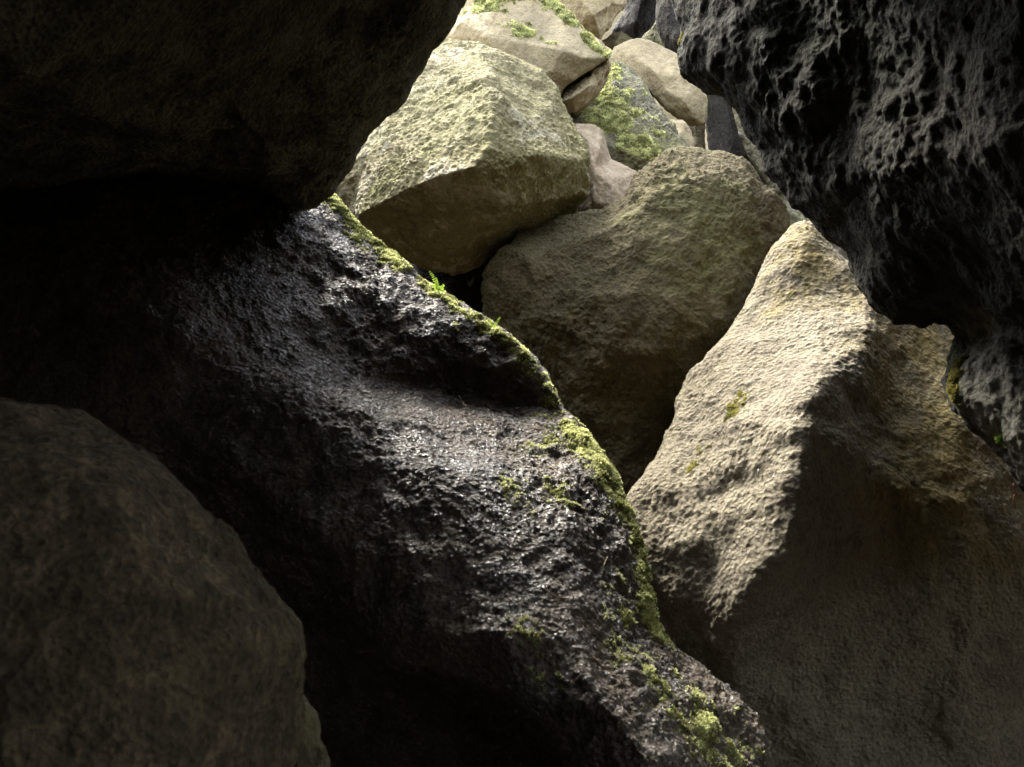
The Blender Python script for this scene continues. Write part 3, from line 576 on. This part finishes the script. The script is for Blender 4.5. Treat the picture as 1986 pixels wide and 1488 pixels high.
rock('rock', 'tiny sunlit pale rock glimpsed in the gap at the top', 'rock', V, T, M_J, FAR, round_=1, px=2.4, seed=32)
# dark hollow behind
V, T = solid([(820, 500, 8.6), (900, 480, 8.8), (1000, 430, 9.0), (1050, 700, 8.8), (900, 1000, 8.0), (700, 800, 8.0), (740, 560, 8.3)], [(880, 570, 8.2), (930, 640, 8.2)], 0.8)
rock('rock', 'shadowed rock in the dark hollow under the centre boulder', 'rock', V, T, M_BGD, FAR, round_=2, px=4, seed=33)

# ------------------------------------------------------------------ small things: ferns, twigs, rootlets, flecks
def plain(name, col, rough=0.7, transl=0.0):
    s = NT(name); c = s.ramp(s.noise(40, 3, 0.6), [(0.3, tuple(x * 0.7 for x in col)), (0.7, tuple(min(x * 1.25, 0.9) for x in col))])
    s.link(c, s.b.inputs['Base Color']); s.b.inputs['Roughness'].default_value = rough
    if transl:
        tr = s.n.new('ShaderNodeBsdfTranslucent'); s.link(c, tr.inputs[0])
        mx = s.n.new('ShaderNodeMixShader'); mx.inputs[0].default_value = transl
        s.link(s.b.outputs[0], mx.inputs[1]); s.link(tr.outputs[0], mx.inputs[2]); s.link(mx.outputs[0], s.n['Material Output'].inputs[0])
    return s.m
M_FERN = plain('fern_green', (0.28, 0.42, 0.06), 0.6, 0.5)
M_FERNP = plain('fern_pale', (0.26, 0.34, 0.22), 0.6, 0.4)
M_TWIG = plain('twig_brown', (0.20, 0.12, 0.06), 0.8)
M_STRAW = plain('straw', (0.42, 0.33, 0.20), 0.8)
M_ROOT = plain('root_red', (0.30, 0.11, 0.06), 0.8)
M_WHITE = plain('white_fleck', (0.75, 0.75, 0.75), 0.7)
def surf(key, px, py, lift=0.0):
    V = next(v for k, v in SURF.items() if key in k); q = V - CAM_LOC
    d = q @ AX_F; dd = np.maximum(d, 0.1)
    e = np.hypot(q @ AX_R / dd * F_PX + W_PX / 2 - px, H_PX / 2 - q @ AX_U / dd * F_PX - py)
    m = (e < 7) & (d > 0.3)
    if not m.any(): m = e == e.min()
    return at(px, py, np.array(d[m].min() - lift))
def tube(pts, r0, r1, n=5):
    pts = np.array(pts); V, T = [], []
    for i, p in enumerate(pts):
        t = pts[min(i + 1, len(pts) - 1)] - pts[max(i - 1, 0)]; t /= np.linalg.norm(t) + 1e-9
        u = np.cross(t, (0.3, 0.5, 0.8)); u /= np.linalg.norm(u); v = np.cross(t, u)
        r = r0 + (r1 - r0) * i / (len(pts) - 1)
        for k in range(n): V.append(p + r * (u * math.cos(k * 2 * math.pi / n) + v * math.sin(k * 2 * math.pi / n)))
    for i in range(len(pts) - 1):
        for k in range(n):
            a, b = i * n + k, i * n + (k + 1) % n
            T += [(a, b, b + n), (a, b + n, a + n)]
    c = len(V); V += [pts[0], pts[-1]]
    for k in range(n): T += [(c, (k + 1) % n, k), (c + 1, c - n + k, c - n + (k + 1) % n)]
    return np.array(V), np.array(T)
def bent(p, q, sag, n=7, jit=0.0, rnd=None):
    p, q = np.array(p), np.array(q); L = np.linalg.norm(q - p)
    out = []
    for i in range(n):
        t = i / (n - 1); x = p + (q - p) * t + np.array(sag) * 4 * t * (1 - t)
        if jit and 0 < i < n - 1: x = x + rnd.normal(size=3) * jit * L
        out.append(x)
    return np.array(out)
def frond(parent, base, tip, sag, pairs, leaf, mat, rnd):
    line = bent(base, tip, sag, 9); L = np.linalg.norm(line[-1] - line[0])
    V, T = tube(line, 0.0011, 0.0005, 4); V, T = [V], [T]; c = len(V[0])
    view = line[4] - CAM_LOC; view /= np.linalg.norm(view)
    for i in range(pairs):
        t = 0.18 + 0.8 * i / pairs; k = t * 8; j = min(int(k), 7); p = line[j] * (1 - k + j) + line[j + 1] * (k - j)
        ax = line[j + 1] - line[j]; ax /= np.linalg.norm(ax)
        side = np.cross(ax, view + rnd.normal(size=3) * 0.25); side /= np.linalg.norm(side)
        for sg in (-1, 1):
            l = leaf * (1 - 0.75 * t) * rnd.uniform(0.8, 1.2); d = side * sg + ax * 0.45 + rnd.normal(size=3) * 0.15; d /= np.linalg.norm(d)
            nrm = np.cross(d, ax); w = np.cross(nrm, d) * l * 0.28; up = nrm * l * 0.12
            V.append(np.array([p, p + d * l * 0.4 + w + up, p + d * l, p + d * l * 0.4 - w + up, p + d * l * 0.45]))
            T.append(np.array([(0, 1, 4), (1, 2, 4), (2, 3, 4), (3, 0, 4)]) + c); c += 5
    return mesh_from('frond', np.concatenate(V), np.concatenate(T), mat, parent, smooth_sh=False)
def fern(label, base, tips, mat, leaf, pairs=9, seed=0, group=None):
    rnd = np.random.default_rng(seed)
    e = bpy.data.objects.new('fern', None); COL.objects.link(e); e.location = base; e.empty_display_size = 0.02
    tag(e, label, 'fern', group or 'small ferns growing on the boulders', 'thing')
    for (tp, sag) in tips: frond(e, base, tp, sag, pairs, leaf, mat, rnd)
WB = 'huge wet'
p = surf(WB, 852, 568); d0 = float((p - CAM_LOC) @ AX_F)
fern('small bright fern standing on the wet boulder crest by the dark hollow', p, [(at(831, 524, d0), (0.004, 0, 0.006)), (at(846, 538, d0 + 0.01), (-0.004, 0, 0.004)), (at(862, 552, d0 - 0.02), (0, 0, 0.006)), (at(838, 552, d0 - 0.02), (0, 0, 0.004))], M_FERN, 0.017, 9, 1)
p = surf(WB, 957, 636); d0 = float((p - CAM_LOC) @ AX_F)
fern('tiny curled fern further down the mossy crest of the wet boulder', p, [(at(971, 615, d0), (0.004, 0, 0.01)), (at(950, 620, d0), (-0.003, 0, 0.005)), (at(965, 628, d0 - 0.02), (0, 0, 0.004))], M_FERN, 0.010, 7, 2)
fern('pale sprig in the dark hollow under the centre boulder', at(909, 556, np.array(7.6)), [(at(919, 533, 7.5), (0.006, 0, 0)), (at(906, 540, 7.5), (0, 0, 0.004))], M_FERNP, 0.022, 6, 3)
p = surf('dark craggy', 1938, 862, 0.0); d0 = float((p - CAM_LOC) @ AX_F)
fern('bright green fern clinging to the craggy boulder at the right edge', p, [(at(1958, 850, d0 - 0.04), (0, 0, 0.012)), (at(1928, 850, d0 - 0.04), (0, 0, 0.01)), (at(1942, 842, d0 - 0.05), (0, 0, 0.005)), (at(1952, 872, d0 - 0.05), (0.004, 0, 0.008))], M_FERN, 0.014, 8, 4)
p = surf('dark craggy', 1858, 672, 0.0); d0 = float((p - CAM_LOC) @ AX_F)
fern('wispy green sprig hanging from the craggy boulder before the tan boulder', p, [(at(1838, 660, d0), (0, 0, 0.01)), (at(1846, 700, d0 - 0.02), (-0.006, 0, 0)), (at(1848, 722, d0 - 0.02), (-0.004, 0, 0))], M_FERN, 0.007, 6, 5)

def stick(label, pts, r0, r1, mat, name='twig', cat='twig', jit=0.02, seed=0):
    rnd = np.random.default_rng(seed); pts = [np.array(q) for q in pts]
    line = np.concatenate([bent(a, b, (0, 0, 0), 5, jit, rnd)[(0 if i == 0 else 1):] for i, (a, b) in enumerate(zip(pts[:-1], pts[1:]))])
    V, T = tube(line, r0, r1)
    # a stub of a side shoot
    k = len(line) // 2; q = line[k] + (line[k + 1] - line[k]) * 0.8 + rnd.normal(size=3) * np.linalg.norm(line[-1] - line[0]) * 0.06
    V2, T2 = tube(bent(line[k], q, (0, 0, 0.002), 4), r0 * 0.6, r1 * 0.6, 4)
    o = mesh_from(name, np.concatenate([V, V2]), np.concatenate([T, T2 + len(V)]), mat); tag(o, label, cat, 'twigs and straws lying on the wet boulder' if name == 'twig' else None, 'thing')
S = lambda x, y, l=0.008: surf(WB, x, y, l)
stick('long brown twig lying low on the wet boulder near the bottom', [S(1150, 1275), S(1185, 1305), S(1230, 1338)], 0.0022, 0.0014, M_TWIG, seed=1)
stick('curved brown twig on the wet boulder above the longest twig', [S(1052, 1140), S(1080, 1158), S(1112, 1162)], 0.002, 0.0012, M_TWIG, seed=2)
stick('pale straw on the shadowed lower edge of the wet boulder', [S(688, 1268), S(712, 1262), S(736, 1256)], 0.0018, 0.001, M_STRAW, seed=3)
stick('pale straw stem on the wet boulder shelf below the ledge', [S(890, 768), S(896, 778), S(903, 790)], 0.0018, 0.001, M_STRAW, seed=4)
stick('short straw stuck on the middle of the wet boulder', [S(916, 930), S(922, 912), S(927, 898)], 0.0016, 0.001, M_STRAW, seed=5)
stick('thin brown twig beside the green patch on the wet boulder', [S(1105, 1330), S(1120, 1315), S(1135, 1290)], 0.0015, 0.001, M_TWIG, seed=6)
stick('short upright needle on the mossy right flank of the wet boulder', [S(1170, 1100), S(1174, 1090), S(1178, 1080)], 0.0014, 0.0009, M_STRAW, seed=7)
p = surf('dark craggy', 1966, 938); d0 = float((p - CAM_LOC) @ AX_F)
stick('reddish rootlet dangling under the craggy boulder at the right edge', [p, at(1968, 955, d0), at(1966, 970, d0), at(1970, 988, d0)], 0.003, 0.0012, M_ROOT, 'root', 'root', 0.04, 8)
def fleck(label, px, py, r, seed):
    rnd = np.random.default_rng(seed); c = surf('pale tan boulder', px, py, 0.004)
    n = 9; a = np.linspace(0, 2 * math.pi, n, endpoint=False); rr = r * rnd.uniform(0.5, 1.2, n)
    ring = np.array([AX_R * math.cos(t) * q * 0.6 + AX_U * math.sin(t) * q for t, q in zip(a, rr)])
    V = np.concatenate([c + ring - AX_F * 0.003, c + ring * 0.8 + AX_F * 0.006, [c - AX_F * 0.006]])
    T = np.array([t for k in range(n) for t in ((k, (k + 1) % n, 2 * n), (k, k + n, (k + 1) % n), ((k + 1) % n, k + n, (k + 1) % n + n))])
    tag(mesh_from('feather_tuft', V, T, M_WHITE), label, 'feather', None, 'thing')
fleck('tiny white fluff fleck in the hollow of the pale tan boulder', 1472, 915, 0.014, 1)
fleck('smaller white fleck on the ridge edge of the pale tan boulder', 1500, 926, 0.009, 2)
